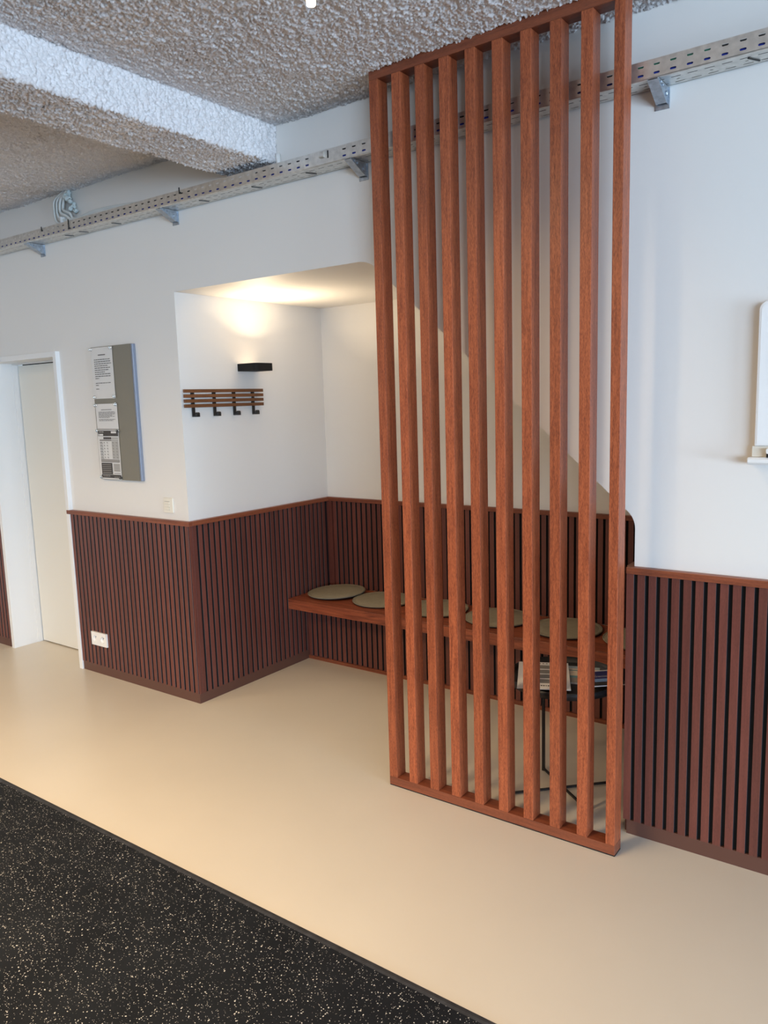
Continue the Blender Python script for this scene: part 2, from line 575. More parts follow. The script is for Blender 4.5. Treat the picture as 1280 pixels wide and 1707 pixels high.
# ------------------------------------------------------------------ door
door = bpy.data.objects.new('door_1', None)
C.objects.link(door)
door.location = (-4.85, 0.2, 0)
door['kind'] = 'structure'
fr = MB()
fr.box(-4.472, -4.44, -0.006, 0.222, 0, 2.002, FRAMEPAINT)             # right casing
fr.box(-5.292, -5.258, -0.006, 0.222, 0, 2.002, FRAMEPAINT)            # left casing
fr.box(-5.258, -4.472, -0.006, 0.222, 1.969, 2.002, FRAMEPAINT)        # head
fr.box(-5.258, -5.252, 0.167, 0.205, 0, 1.962, FRAMEPAINT).box(-4.478, -4.472, 0.167, 0.205, 0, 1.962, FRAMEPAINT)
fr.box(-5.258, -4.472, 0.167, 0.205, 1.962, 1.969, FRAMEPAINT)
fr.build('door_frame', door, bevel=0.0015)
MB().box(-5.246, -4.484, 0.205, 0.245, 0.008, 1.956, DOORPAINT).build('door_leaf', door)
MB().box(-5.26, -4.47, 0.246, 0.26, 0, 1.97, FELT).build('door_gap', door)

# ------------------------------------------------------------------ slatted wainscot
PITCH_S, SW, SD = 0.04, 0.0265, 0.0125
ZCAP0, ZCAP1 = 1.004, 1.029


def slat_mesh(axis, z0, z1):
    b = MB()
    e = 0.0028               # grey board edge behind the veneer, black further in
    if axis == 'x':          # faces -Y
        b.box(0, SW, 0, e, z0, z1, SLAT_EDGE).box(0.0002, SW - 0.0002, e, SD, z0, z1, SLAT_CORE)
    elif axis == 'y':        # faces +X
        b.box(-e, 0, 0, SW, z0, z1, SLAT_EDGE).box(-SD, -e, 0.0002, SW - 0.0002, z0, z1, SLAT_CORE)
    else:
        b.box(0, e, 0, SW, z0, z1, SLAT_EDGE).box(e, SD, 0.0002, SW - 0.0002, z0, z1, SLAT_CORE)
    o = b.build('slat')
    o.data.materials.append(SLATW)
    want = {'x': (0, -1, 0), 'y': (1, 0, 0), 'n': (-1, 0, 0)}[axis]
    for p in o.data.polygons:
        if p.normal.dot(Vector(want)) > 0.9 and p.material_index == 0:
            p.material_index = 2
    return o


def wainscot(label, axis, face, a0, a1, first, z0=0.056, z1=ZCAP0, cap=True, group='slatted wall panels', capa=None):
    """axis 'x': runs along X and faces -Y at Y=face; 'y': runs along Y, faces +X at X=face; 'n': faces -X"""
    loc = {'x': ((a0 + a1) / 2, face, 0), 'y': (face, (a0 + a1) / 2, 0), 'n': (face, (a0 + a1) / 2, 0)}[axis]
    t = thing('wainscot', label, 'wall panel', loc)
    d0, d1 = SD - 0.0005, 0.0215
    b = MB()
    if axis == 'x':
        b.box(a0, a1, face + d0, face + d1, z0, z1, FELT)
    elif axis == 'y':
        b.box(face - d1, face - d0, a0, a1, z0, z1, FELT)
    else:
        b.box(face + d0, face + d1, a0, a1, z0, z1, FELT)
    b.build('felt_backing', t)
    s0 = slat_mesh(axis, z0, z1)
    x = first; k = 0
    while x + SW <= a1 + 1e-4:
        p = Vector((x, face, 0)) if axis == 'x' else Vector((face, x, 0))
        if k == 0:
            s0.parent = t; s0.location = p - Vector(loc)
        else:
            link_copy(s0, t, p - Vector(loc))
        x += PITCH_S; k += 1
    if cap:
        c0, c1 = capa or (a0, a1)
        b = MB()
        if axis == 'x':
            b.box(c0, c1, face - 0.007, face + 0.0215, ZCAP0, ZCAP1, OAK_X)
        elif axis == 'y':
            b.box(face - 0.0215, face + 0.007, c0, c1, ZCAP0, ZCAP1, OAK_Y)
        else:
            b.box(face - 0.007, face + 0.0205, c0, c1, ZCAP0, ZCAP1, OAK_Y)
        b.build('cap_rail', t, bevel=0.002)
    return t


XS = -3.321           # slat face of the niche's left side
wl_ = wainscot('dark slatted wall panel between the white door and the niche corner, with a socket', 'x', 0.0, -4.438, XS - 0.003, -4.437, capa=(-4.468, XS + 0.007))
MB().box(-3.3298, -3.3212, 0.0045, 0.0213, 0.056, ZCAP0, SLATW).build('corner_strip', wl_)
wainscot('dark slatted wall panel far left, beyond the white door', 'x', 0.0, -6.5, -5.294, -6.492)
wainscot('dark slatted side panel of the niche under the coat rack', 'y', XS, 0.0225, 1.1625, 0.0227, capa=(0.0217, 1.1625))
wb_ = wainscot('dark slatted panel on the back of the niche above the bench', 'x', 1.17, -3.292, -0.935, -3.2845, z0=0.437, capa=(XN + 0.001, -0.935))
MB().box(XN + 0.0005, -3.2915, 1.1632, 1.185, 0.437, ZCAP0, SLATW).build('corner_strip', wb_)
wainscot('dark slatted panel set forward below the bench down to the floor', 'x', 0.92, XS + 0.0005, -0.935, -3.3195, z0=0.022, z1=0.372, cap=False)
wr = wainscot('dark slatted wall panel right of the wooden screen, below the whiteboard', 'x', 0.0, -0.933, 1.80, -0.933)
MB().box(-0.9325, -0.9125, 0.022, 1.169, 0.0, ZCAP0, SLATW).build('return_panel', wr)
MB().box(-0.940, -0.9125, 0.0225, 1.169, ZCAP0, ZCAP1, OAK_Y).build('return_cap', wr, bevel=0.002)

structure(MB().box(-4.436, XS - 0.003, 0.003, YW, 0, 0.0555, BASEB).build('baseboard_left'))
structure(MB().box(-6.5, -5.294, 0.003, YW, 0, 0.0555, BASEB).build('baseboard_far_left'))
structure(MB().box(XN, XS - 0.003, 0.0222, 0.96, 0, 0.0555, BASEB).build('baseboard_niche'))
structure(MB().box(XS - 0.0028, -0.935, 0.915, 0.94, 0, 0.0215, OAK_X).build('baseboard_back'))
structure(MB().box(-0.921, 1.80, 0.003, YW, 0, 0.0555, BASEB).build('baseboard_right'))

# ------------------------------------------------------------------ wooden screen
PF, PB = -0.177, -0.113
scr = thing('slatted_screen', 'floor to ceiling reddish wooden slat screen in front of the niche', 'room divider', (-1.397, (PF + PB) / 2, 0))
MB().box(-1.893, -0.902, PF + 0.002, PB - 0.002, 0.0, 0.005, FELT).build('foot_strip', scr)
MB().box(-1.893, -0.902, PF, PB, 0.005, 0.042, OAK_X).build('bottom_rail', scr, bevel=0.0015)
MB().box(-1.893, -0.936, PF, PB, 2.856, 2.905, OAK_X).build('top_rail', scr, bevel=0.0015)
xs = [-1.893, -1.789, -1.684, -1.580, -1.473, -1.366, -1.259, -1.152, -1.045]
first = None
for x in xs:
    if first is None:
        first = MB().box(x, x + 0.040, PF, PB, 0.042, 2.856, OAK_V).build('slat', scr, bevel=0.0015, loc=(x, PF, 0))
    else:
        link_copy(first, scr, Vector((x, PF, 0)) - Vector(scr.location))
MB().box(-0.936, -0.902, PF, PB, 0.042, 2.905, OAK_V).build('end_post', scr, bevel=0.0015, loc=(-0.936, PF, 0))

# ------------------------------------------------------------------ bench and cushions
bn = MB().box(XS + 0.001, -0.936, 0.742, 1.169, 0.3725, 0.4365, OAK_BENCH).build('bench', bevel=0.002)
tag(bn, 'thick reddish oak bench board fixed along the back of the niche', 'bench')

cushion_names = ['round taupe seat pad at the left end of the bench, in the niche corner',
                 'round taupe seat pad second from the left end, half behind the first screen post',
                 'round taupe seat pad third from the left end of the bench',
                 'round taupe seat pad fourth from the left end of the bench',
                 'round taupe seat pad fifth from the left end, above the magazine table',
                 'round taupe seat pad at the right end of the bench, mostly hidden']
R_C = 0.183


def cushion(i, x, y, tilt):
    z = 0.4368 + (0.006 if tilt[1] < -0.01 else 0)
    t = thing('seat_pad', cushion_names[i], 'cushion', (x, y, z), 'round seat pads on the bench')
    b = MB()
    b.lathe([(R_C - 0.022, 0.0), (R_C - 0.006, 0.002), (R_C - 0.002, 0.008)], (x, y, z), CUSH_DARK, 48)
    b.build('underside', t)
    b = MB()
    b.lathe([(R_C - 0.003, 0.0081), (R_C - 0.004, 0.0135), (R_C - 0.014, 0.0145), (R_C - 0.017, 0.0128), (R_C - 0.020, 0.0148), (0.10, 0.0175), (0.0, 0.0185)], (x, y, z), CUSH, 48)
    b.build('felt_top', t)
    pts = [(x + (R_C - 0.003) * cos(2 * pi * k / 48), y + (R_C - 0.003) * sin(2 * pi * k / 48), z + 0.0115) for k in range(49)]
    MB().tube(pts, 0.0045, CUSH_EDGE, 6).build('piping', t)
    t.rotation_euler = tilt
    return t


for i, (x, tl) in enumerate(((-3.125, (0.012, -0.03, 0)), (-2.765, (0.0, 0.0, 0)), (-2.375, (0.0, 0.004, 0)), (-1.98, (0, 0, 0)), (-1.58, (0, 0.0, 0)), (-1.19, (0, 0, 0)))):
    cushion(i, x, 0.985, tl)

# ------------------------------------------------------------------ coat rack and wall lamp on the niche's left side
rack = thing('coat_rack', 'wall coat rack of four brown wooden slats with black hooks', 'coat rack', (XN, 0.32, 1.69))
for k in range(4):
    z1 = 1.737 - k * 0.0265
    MB().box(-3.328, -3.316, 0.026, 0.612, z1 - 0.0175, z1, TEAK).build('slat', rack, bevel=0.001)
for y in (0.082, 0.233, 0.381, 0.530):
    b = MB()
    b.box(-3.3335, -3.3285, y, y + 0.020, 1.590, 1.730, BLACKMETAL)
    b.box(-3.342, -3.3335, y + 0.003, y + 0.017, 1.70, 1.72, BLACKMETAL).box(-3.342, -3.3335, y + 0.003, y + 0.017, 1.645, 1.665, BLACKMETAL)
    # the hook: a flat bar running out from the wall with a rounded upturned tip
    hp = [(-3.3335, 1.590), (-3.292, 1.590), (-3.292, 1.606)]
    hp += [(-3.3005 + 0.0085 * cos(radians(a)), 1.606 + 0.0085 * sin(radians(a))) for a in (20, 50, 80, 110, 140, 170)]
    hp += [(-3.309, 1.599), (-3.3335, 1.597)]
    n = len(hp)
    b.add([(p[0], y, p[1]) for p in hp] + [(p[0], y + 0.020, p[1]) for p in hp], [tuple(range(n)), tuple(range(2 * n - 1, n - 1, -1))] + [(i, (i + 1) % n, n + (i + 1) % n, n + i) for i in range(n)], BLACKMETAL)
    b.build('hook', rack, bevel=0.0008)

lamp = thing('wall_lamp', 'small flat black uplight on the niche wall above the coat rack', 'wall lamp', (XN, 0.516, 1.857))
pl = [(XN, 0.443)] + [(p[0], p[1]) for p in rrect(-3.30, -3.194, 0.443, 0.589, 0.028)]
outer = [(XN, 0.443), (-3.222, 0.443)]
outer += [(-3.222 + 0.028 * sin(radians(a)), 0.471 - 0.028 * cos(radians(a))) for a in range(15, 91, 15)]
outer += [(-3.194, 0.561)]
outer += [(-3.222 + 0.028 * cos(radians(a)), 0.561 + 0.028 * sin(radians(a))) for a in range(15, 91, 15)]
outer += [(XN, 0.589)]
cxm, cym = -3.268, 0.516
inner = [(cxm + (p[0] - cxm) * 0.93, cym + (p[1] - cym) * 0.93) for p in outer]
b = MB()
n = len(outer)
b.prism(outer, 'z', 1.8365, 1.842, LAMPBLACK)
vs = [(p[0], p[1], z) for z in (1.842, 1.8785) for p in outer] + [(p[0], p[1], z) for z in (1.842, 1.8785) for p in inner]
fs = []
for i in range(n):
    j = (i + 1) % n
    fs += [(i, j, n + j, n + i), (2 * n + j, 2 * n + i, 3 * n + i, 3 * n + j), (n + i, n + j, 3 * n + j, 3 * n + i)]
b.add(vs, fs, LAMPBLACK)
b.build('shade', lamp)
MB().prism(inner, 'z', 1.843, 1.866, emit('lamp_diffuser', (1.0, 0.80, 0.55), 1.0)).build('diffuser', lamp)
l = area('wall_lamp_light', (-3.225, 0.516, 1.872), (-2.40, 0.60, 2.872), 0.11, 0.045, 6.4, (1.0, 0.80, 0.55), 150)

# ------------------------------------------------------------------ notice board with papers
bd = thing('notice_board', 'tall grey metal notice board on the wall left of the niche', 'notice board', (-3.892, YW, 1.62))
MB().box(-4.087, -3.713, 0.0005, YW - 0.0005, 1.2365, 2.0, BOARDM).build('panel', bd)
MB().box(-3.7128, -3.697, 0.0, YW - 0.0005, 1.2365, 2.0, ALU).build('edge_profile', bd, bevel=0.003)


def sheet(name, label, x0, x1, z0, z1, y=0.0):
    t = thing(name, label, 'paper', ((x0 + x1) / 2, y, (z0 + z1) / 2))
    # slightly wavy paper
    b = MB(); nx, nz = 5, 8
    vs = []
    for j in range(nz):
        for i in range(nx):
            u, v = i / (nx - 1), j / (nz - 1)
            vs.append((x0 + (x1 - x0) * u, y - 0.0012 - 0.0008 * sin(v * 7 + u * 3) ** 2, z0 + (z1 - z0) * v))
    b.add(vs, [(j * nx + i, j * nx + i + 1, (j + 1) * nx + i + 1, (j + 1) * nx + i) for j in range(nz - 1) for i in range(nx - 1)], PAPER, True)
    b.build('sheet', t)
    return t


def bars(b, lst, y, mat):
    for x0, x1, z0, z1 in lst:
        b.box(x0, x1, y - 0.0003, y, z0, z1, mat)


def words_line(x0, x1, z, h, rnd):
    out = []
    x = x0
    while x < x1 - 0.004:
        wd = min(rnd.uniform(0.008, 0.028), x1 - x)
        out.append((x, x + wd, z - h / 2, z + h / 2))
        x += wd + 0.0035
    return out


rnd = random.Random(3)
p1 = sheet('paper_notice', 'white notice with a heading and ten lines of text, topmost on the board', -4.084, -3.879, 1.706, 1.997)
b = MB()
bars(b, [(-4.014, -3.945, 1.951, 1.9565)], -0.0030, INKTEXT)
ends = (0.150, 0.153, 0.160, 0.130, 0.148, 0.136, 0.095, 0.148, 0.146, 0.036)
for i, e in enumerate(ends):
    bars(b, words_line(-4.055, -4.055 + e, 1.928 - i * 0.0118, 0.0042, rnd), -0.0030, INKTEXT)
bars(b, words_line(-4.055, -3.912, 1.795, 0.0038, rnd) + words_line(-4.055, -4.022, 1.783, 0.0038, rnd) + [(-4.055, -4.026, 1.7595, 1.7635)], -0.0030, INKTEXT)
b.build('printed_lines', p1)
p2 = sheet('paper_notice', 'white half-sheet with two small grey paragraphs, middle of the board', -4.078, -3.873, 1.532, 1.676)
b = MB()
bars(b, [(-4.025, -3.925, 1.6405, 1.6435)], -0.0030, INKTEXT)
for i, e in enumerate((0.155, 0.158, 0.158, 0.135, 0.157, 0.105)):
    bars(b, words_line(-4.052, -4.052 + e, 1.629 - i * 0.0063, 0.0034, rnd), -0.0030, INKMID)
for i, e in enumerate((0.158, 0.135)):
    bars(b, words_line(-4.052, -4.052 + e, 1.586 - i * 0.0065, 0.0034, rnd), -0.0030, INKMID)
b.build('printed_lines', p2)
p3 = sheet('timetable_sheet', 'white sheet with a dark header and a timetable grid, lowest on the board', -4.082, -3.877, 1.239, 1.527)
b = MB()
yy = -0.0030
bars(b, [(-4.074, -3.881, 1.490, 1.522)], yy, INK)
bars(b, [(-3.947, -3.898, 1.5065, 1.5185)], yy - 0.0004, PAPER)
bars(b, [(-4.070, -4.024, 1.492, 1.503)], yy - 0.0004, PAPER)
bars(b, words_line(-4.062, -4.018, 1.514, 0.0045, rnd), yy - 0.0004, INKLIGHT)
bars(b, [(-4.067, -4.055, 1.4945, 1.5005)], yy - 0.0006, INKLIGHT)
bars(b, [(-4.024, -3.948, 1.4725, 1.484)], yy, INK)
bars(b, [(-3.944, -3.884, 1.4725, 1.484), (-4.062, -3.884, 1.461, 1.4705)], yy, INKLIGHT)
bars(b, [(-4.062, -3.950, 1.463, 1.469)], yy - 0.0004, INKMID)
bars(b, [(-3.948, -3.884, 1.358, 1.460)], yy, INKLIGHT)
for r in range(6):
    z = 1.4535 - r * 0.0172
    bars(b, [(-4.062, -4.036, z - 0.002, z + 0.002), (-4.062, -4.032, z - 0.009, z - 0.006)], yy - 0.0004, INKTEXT)
    for x in (-4.025, -3.996, -3.941, -3.907):
        bars(b, [(x, x + 0.011, z - 0.0015, z + 0.002), (x + 0.003, x + 0.012, z - 0.006, z - 0.0035)], yy - 0.0006, INKMID)
bars(b, [(-4.062, -3.884, 1.338, 1.355)], yy, INKMID)
bars(b, [(-4.058, -3.890, 1.345, 1.3485)], yy - 0.0004, INKLIGHT)
bars(b, [(-4.062, -3.958, 1.268, 1.334), (-4.068, -3.881, 1.2465, 1.266)], yy, INK)
for k in range(5):
    bars(b, [(-4.054, -3.970, 1.3215 - k * 0.0115, 1.3255 - k * 0.0115)], yy - 0.0004, INKMID)
bars(b, [(-3.945, -3.885, 1.285, 1.331)], yy, INKLIGHT)
for k in range(4):
    bars(b, [(-3.940, -3.890, 1.321 - k * 0.0105, 1.3235 - k * 0.0105)], yy - 0.0004, INKMID)
bars(b, [(-3.945, -3.885, 1.272, 1.2755)], yy, INKMID)
bars(b, words_line(-4.052, -3.985, 1.2575, 0.003, rnd) + words_line(-3.945, -3.890, 1.2525, 0.003, rnd), yy - 0.0004, INKLIGHT)
b.build('printed_table', p3)

mag = 0
mag_where = ['top left corner of the topmost notice', 'top right corner of the topmost notice', 'bottom left corner of the topmost notice', 'bottom right corner of the topmost notice',
             'top left corner of the half-sheet', 'top right corner of the half-sheet', 'top left corner of the timetable', 'top right corner of the timetable',
             'bottom left corner of the timetable', 'bottom right corner of the timetable']
for (x, z), wh in zip(((-4.077, 1.988), (-3.889, 1.988), (-4.073, 1.716), (-3.888, 1.716), (-4.074, 1.668), (-3.884, 1.670), (-4.074, 1.521), (-3.879, 1.521), (-4.068, 1.250), (-3.883, 1.250)), mag_where):
    b = MB()
    b.lathe([(0.0085, -0.0024), (0.0095, -0.005), (0.0075, -0.0085), (0.0085, -0.012), (0.007, -0.014), (0.0, -0.0145)], (x, 0.0, z), CLEAR, 16, axis='y')
    o = b.build('magnet', loc=(x, 0.0, z))
    tag(o, 'small clear round magnet on the ' + wh, 'magnet', 'clear magnets on the notice board')

# ------------------------------------------------------------------ switch and socket
sw = thing('light_switch', 'cream light switch plate with four rockers beside the niche corner', 'light switch', (-3.5, YW, 1.109))
MB().prism(rrect(-3.540, -3.460, 1.066, 1.151, 0.007), 'y', YW - 0.009, YW, CREAMP).build('plate', sw, bevel=0.0025)
for k in range(3):
    z = 1.127 - k * 0.0155
    MB().box(-3.527, -3.488, YW - 0.0115, YW - 0.009, z - 0.0125, z, CREAMP).build('rocker', sw, bevel=0.001)
for k in range(4):
    z = 1.1305 - k * 0.0155
    MB().box(-3.527, -3.486, YW - 0.0096, YW - 0.0088, z - 0.0012, z + 0.0006, INKMID).build('rocker_gap', sw)

so = thing('double_socket', 'white double power socket low on the slatted panel', 'socket', (-4.228, 0.0, 0.231))
b = MB()
rr = rrect(-4.306, -4.150, 0.189, 0.274, 0.006)


def plate_holes(b, rect, holes, y, mat):
    """front plate with round holes, filled by an ngon fan between hole and its cell"""
    x0, x1, z0, z1 = rect
    xm = (x0 + x1) / 2
    for (cx, cz, r), (a0, a1) in zip(holes, ((x0, xm), (xm, x1))):
        N = 32
        ring = [(cx + r * cos(2 * pi * i / N), cz + r * sin(2 * pi * i / N)) for i in range(N)]
        out = []
        for i in range(N):
            a = 2 * pi * i / N
            c, s = cos(a), sin(a)
            tx = ((a1 - cx) / c) if c > 1e-6 else ((a0 - cx) / c if c < -1e-6 else 1e9)
            tz = ((z1 - cz) / s) if s > 1e-6 else ((z0 - cz) / s if s < -1e-6 else 1e9)
            t = min(tx, tz)
            out.append((cx + c * t, cz + s * t))
        vs = [(p[0], y, p[1]) for p in ring] + [(p[0], y, p[1]) for p in out]
        fs = [(i, (i + 1) % N, N + (i + 1) % N, N + i) for i in range(N)]
        b.add(vs, fs, mat)
        # corners
        for X in (a0, a1):
            for Z in (z0, z1):
                near = sorted(range(N), key=lambda i: (out[i][0] - X) ** 2 + (out[i][1] - Z) ** 2)
                e1 = [i for i in near if abs(out[i][0] - X) < 1e-6][0]
                e2 = [i for i in near if abs(out[i][1] - Z) < 1e-6][0]
                b.add([(X, y, Z), (out[e1][0], y, out[e1][1]), (out[e2][0], y, out[e2][1])], [(0, 1, 2)], mat)
        # well
        vs = [(p[0], y, p[1]) for p in ring] + [(cx + (p[0] - cx) * 0.93, y + 0.0098, cz + (p[1] - cz) * 0.93) for p in ring]
        b.add(vs, [(i, (i + 1) % N, N + (i + 1) % N, N + i) for i in range(N)] + [tuple(range(N, 2 * N))], mat, False)


plate_holes(b, (-4.306, -4.150, 0.189, 0.274), ((-4.268, 0.2315, 0.021), (-4.188, 0.2315, 0.021)), -0.0105, WHITEP)
for q in ((-4.306, -4.3055, 0.189, 0.274), (-4.1505, -4.150, 0.189, 0.274)):
    b.box(q[0], q[1], -0.0105, 0.0, q[2], q[3], WHITEP)
b.box(-4.306, -4.150, -0.0105, 0.0, 0.189, 0.1895, WHITEP).box(-4.306, -4.150, -0.0105, 0.0, 0.2735, 0.274, WHITEP)
b.build('socket_plate', so)
for cx in (-4.268, -4.188):
    for dx in (-0.0095, 0.0095):
        MB().lathe([(0.0025, -0.0012), (0.0025, -0.0008)], (cx + dx, 0.0, 0.2315), BLACKPLASTIC, 10, axis='y').build('pin_hole', so)
    MB().lathe([(0.0024, -0.008), (0.0024, -0.0009)], (cx, 0.0, 0.2415), ALU, 10, axis='y').build('earth_pin', so)

# ------------------------------------------------------------------ cable tray on the wall
TZ0, TZ1, TY0, TY1 = 2.634, 2.692, -0.080, 0.014
TX0, TX1 = -5.9, 1.2
tray = thing('cable_tray', 'perforated galvanised cable tray running along the top of the wall', 'cable tray', (-2.0, TY1, TZ0))


def slot_plate(b, P, u0, u1, v0, v1, slots, mat):
    """plate cell [u0,u1]x[v0,v1] with one slot (cu, cv, half length, half height); P maps (u,v) to 3D"""
    cu, cv, hl, hh = slots
    r = hh
    ring = []
    for a in (-90, -45, 0, 45, 90):
        ring.append((cu + hl - r + r * cos(radians(a)), cv + r * sin(radians(a))))
    for a in (90, 135, 180, 225, 270):
        ring.append((cu - hl + r + r * cos(radians(a)), cv + r * sin(radians(a))))
    # ring runs counter-clockwise: right end up, left end down
    out = [(cu + hl - r, v0), (u1, v0), (u1, cv), (u1, v1), (cu + hl - r, v1), (cu - hl + r, v1), (u0, v1), (u0, cv), (u0, v0), (cu - hl + r, v0)]
    n = 10
    vs = [P(*p) for p in ring] + [P(*p) for p in out]
    fs = [(i, (i + 1) % n, n + (i + 1) % n, n + i) for i in range(n)]
    b.add(vs, fs, mat)


front, bottom = MB(), MB()
x = TX0
step = 0.0507
k = 0
zc = (TZ0 + TZ1) / 2 + 0.0005
off = (-0.884 - 0.0253 - TX0) % step
x = TX0 + off - step
while x < TX1:
    Pf = lambda u, v: (u, TY0, v)
    slot_plate(front, Pf, x, x + step, TZ0 + 0.004, zc - 0.001, (x + step / 2, 2.6495, 0.0098, 0.0034), GALV)
    slot_plate(front, Pf, x, x + step, zc - 0.001, TZ1 - 0.002, (x + step / 2, 2.6755, 0.0098, 0.0034), GALV)
    Pb = lambda u, v: (u, v, TZ0)
    slot_plate(bottom, Pb, x, x + step, TY0 + 0.004, -0.034, (x + step / 2, -0.049, 0.0155, 0.0022), GALV)
    if k % 2:
        slot_plate(bottom, Pb, x, x + step, -0.034, -0.016, (x + step / 2, -0.025, 0.0052, 0.0024), GALV)
    else:
        bottom.add([(x, -0.034, TZ0), (x + step, -0.034, TZ0), (x + step, -0.016, TZ0), (x, -0.016, TZ0)], [(0, 1, 2, 3)], GALV)
    slot_plate(bottom, Pb, x, x + step, -0.016, TY1 - 0.002, (x + step / 2, -0.002, 0.0155, 0.0022), GALV)
    x += step; k += 1
xa, xb = TX0 + off - step, x
# folded lower edge and rolled upper lip
edge = [(TY0, TZ0 + 0.004), (TY0 + 0.0012, TZ0 + 0.0012), (TY0 + 0.004, TZ0)]
for (y0, z0), (y1, z1) in zip(edge, edge[1:]):
    front.add([(xa, y0, z0), (xb, y0, z0), (xb, y1, z1), (xa, y1, z1)], [(0, 1, 2, 3)], GALV)
front.box(xa, xb, TY0, TY0 + 0.004, TZ1 - 0.002, TZ1, GALV)
fo = front.build('side_flange', tray)
bo = bottom.build('perforated_base', tray)
MB().box(xa, xb, TY1 - 0.002, TY1, TZ0, TZ1, GALV).build('wall_flange', tray)
for o in (fo,):
    md = o.modifiers.new('sheet', 'SOLIDIFY'); md.thickness = 0.0011; md.offset = -1
# coupling sleeve with a bent tab
cp = MB()
cp.box(-2.262, -2.135, TY0 - 0.0012, TY0 - 0.0002, TZ0 + 0.003, TZ1 - 0.001, GALV)
cp.build('coupling_sleeve', tray)
cl = MB()
cl.prism([(TY0 - 0.0013, 2.662), (TY0 - 0.010, 2.662), (TY0 - 0.012, 2.666), (TY0 - 0.012, 2.680), (TY0 - 0.0013, 2.686)], 'x', -2.228, -2.205, GALV)
cl.box(-2.190, -2.183, TY0 - 0.0020, TY0 - 0.0012, 2.656, 2.686, BLACKMETAL)
cl.build('bent_tab', tray)
# black cable ties pulled through the slots
for x, z0, z1 in ((-4.345, 2.676, 2.699), (-4.075, 2.650, 2.699), (-3.13, 2.676, 2.703)):
    MB().box(x - 0.003, x + 0.003, TY0 - 0.0035, TY0 - 0.0005, z0, z1, BLACKPLASTIC).box(x, x + 0.014, TY0 - 0.006, TY0 - 0.0008, z0 - 0.003, z0 + 0.003, BLACKPLASTIC).build('cable_tie', tray)
for x in (-4.16, -4.02, -3.72, -3.02, -2.66, -2.33, -0.56):
    b = MB()
    b.obox((x, -0.025, TZ0 - 0.002), (0.012, 0.022, 0), (0.002, -0.001, 0), (0, 0, 0.0012), BLACKPLASTIC)
    b.build('cable_tie', tray)

# brackets
br_names = ['zinc bracket under the cable tray, leftmost, above the white door', 'zinc bracket under the cable tray, above the niche corner at left',
            'zinc bracket under the cable tray, just left of the wooden screen', 'zinc bracket under the cable tray, right of the wooden screen']
proto = None
for i, x in enumerate((-4.498, -3.272, -2.060, -0.826)):
    t = thing('tray_bracket', br_names[i], 'bracket', (x, YW, 2.63), 'brackets carrying the cable tray')
    zt = TZ0 - 0.0015
    b = MB()
    side = [(-0.088, zt), (-0.088, zt - 0.006), (0.004, 2.580), (0.018, 2.580), (0.018, zt)]
    b.prism(side, 'x', x - 0.002, x, ZINC)
    b.prism(side, 'x', x - 0.034, x - 0.032, ZINC)
    # sloping underside web between the two cheeks, folded front
    b.add([(x - 0.032, -0.088, zt - 0.006), (x - 0.002, -0.088, zt - 0.006), (x - 0.002, 0.004, 2.580), (x - 0.032, 0.004, 2.580),
           (x - 0.032, -0.088, zt - 0.0045), (x - 0.002, -0.088, zt - 0.0045), (x - 0.002, 0.004, 2.5815), (x - 0.032, 0.004, 2.5815)],
          [(0, 1, 2, 3), (4, 7, 6, 5), (0, 4, 5, 1), (2, 6, 7, 3)], ZINC)
    b.build('arm', t)
    MB().box(x - 0.042, x + 0.006, 0.018, YW, 2.566, 2.632, ZINC).build('wall_plate', t, bevel=0.001)
    for yy, zz, rr_ in ((-0.004, 2.606, 0.0085), (-0.046, 2.620, 0.005), (-0.066, 2.624, 0.005)):
        MB().lathe([(rr_, x), (rr_, x + 0.004), (rr_ * 0.7, x + 0.006), (0, x + 0.006)], (0, yy, zz), ZINC, 6, axis='x', smooth=False).build('bolt', t)

# cables lying in the tray; black upper row added to darken the front slots
for lb, y, z, r, mat, xa_, xb_ in (
        ('dark blue cable lying in the tray along its front side', -0.066, TZ0 + 0.0155, 0.0085, CABLE_B, -5.85, 1.1),
        ('green cable lying in the tray just right of the wooden screen', -0.064, TZ0 + 0.0405, 0.0085, CABLE_G, -0.955, -0.655),
        ('black cable in the tray from the cable bundle to the ceiling beam', -0.064, TZ0 + 0.0405, 0.0085, BLACKPLASTIC, -4.05, -3.05),
        ('black cable in the tray behind the wooden screen', -0.064, TZ0 + 0.0405, 0.0085, BLACKPLASTIC, -2.62, -0.965),
        ('black cable in the tray at the right, above the whiteboard', -0.064, TZ0 + 0.0405, 0.0085, BLACKPLASTIC, -0.645, 1.1),
        ('thick black cable lying in the tray against the wall', -0.035, TZ0 + 0.016, 0.012, BLACKPLASTIC, -3.0, 1.1)):
    n_ = max(3, int((xb_ - xa_) / 0.12))
    rr2 = random.Random(len(lb))
    o = MB().tube([(xa_ + (xb_ - xa_) * i / n_, y, z + rr2.uniform(-0.0008, 0.0008)) for i in range(n_ + 1)], r, mat, 8).build('cable')
    tag(o, lb, 'cable')

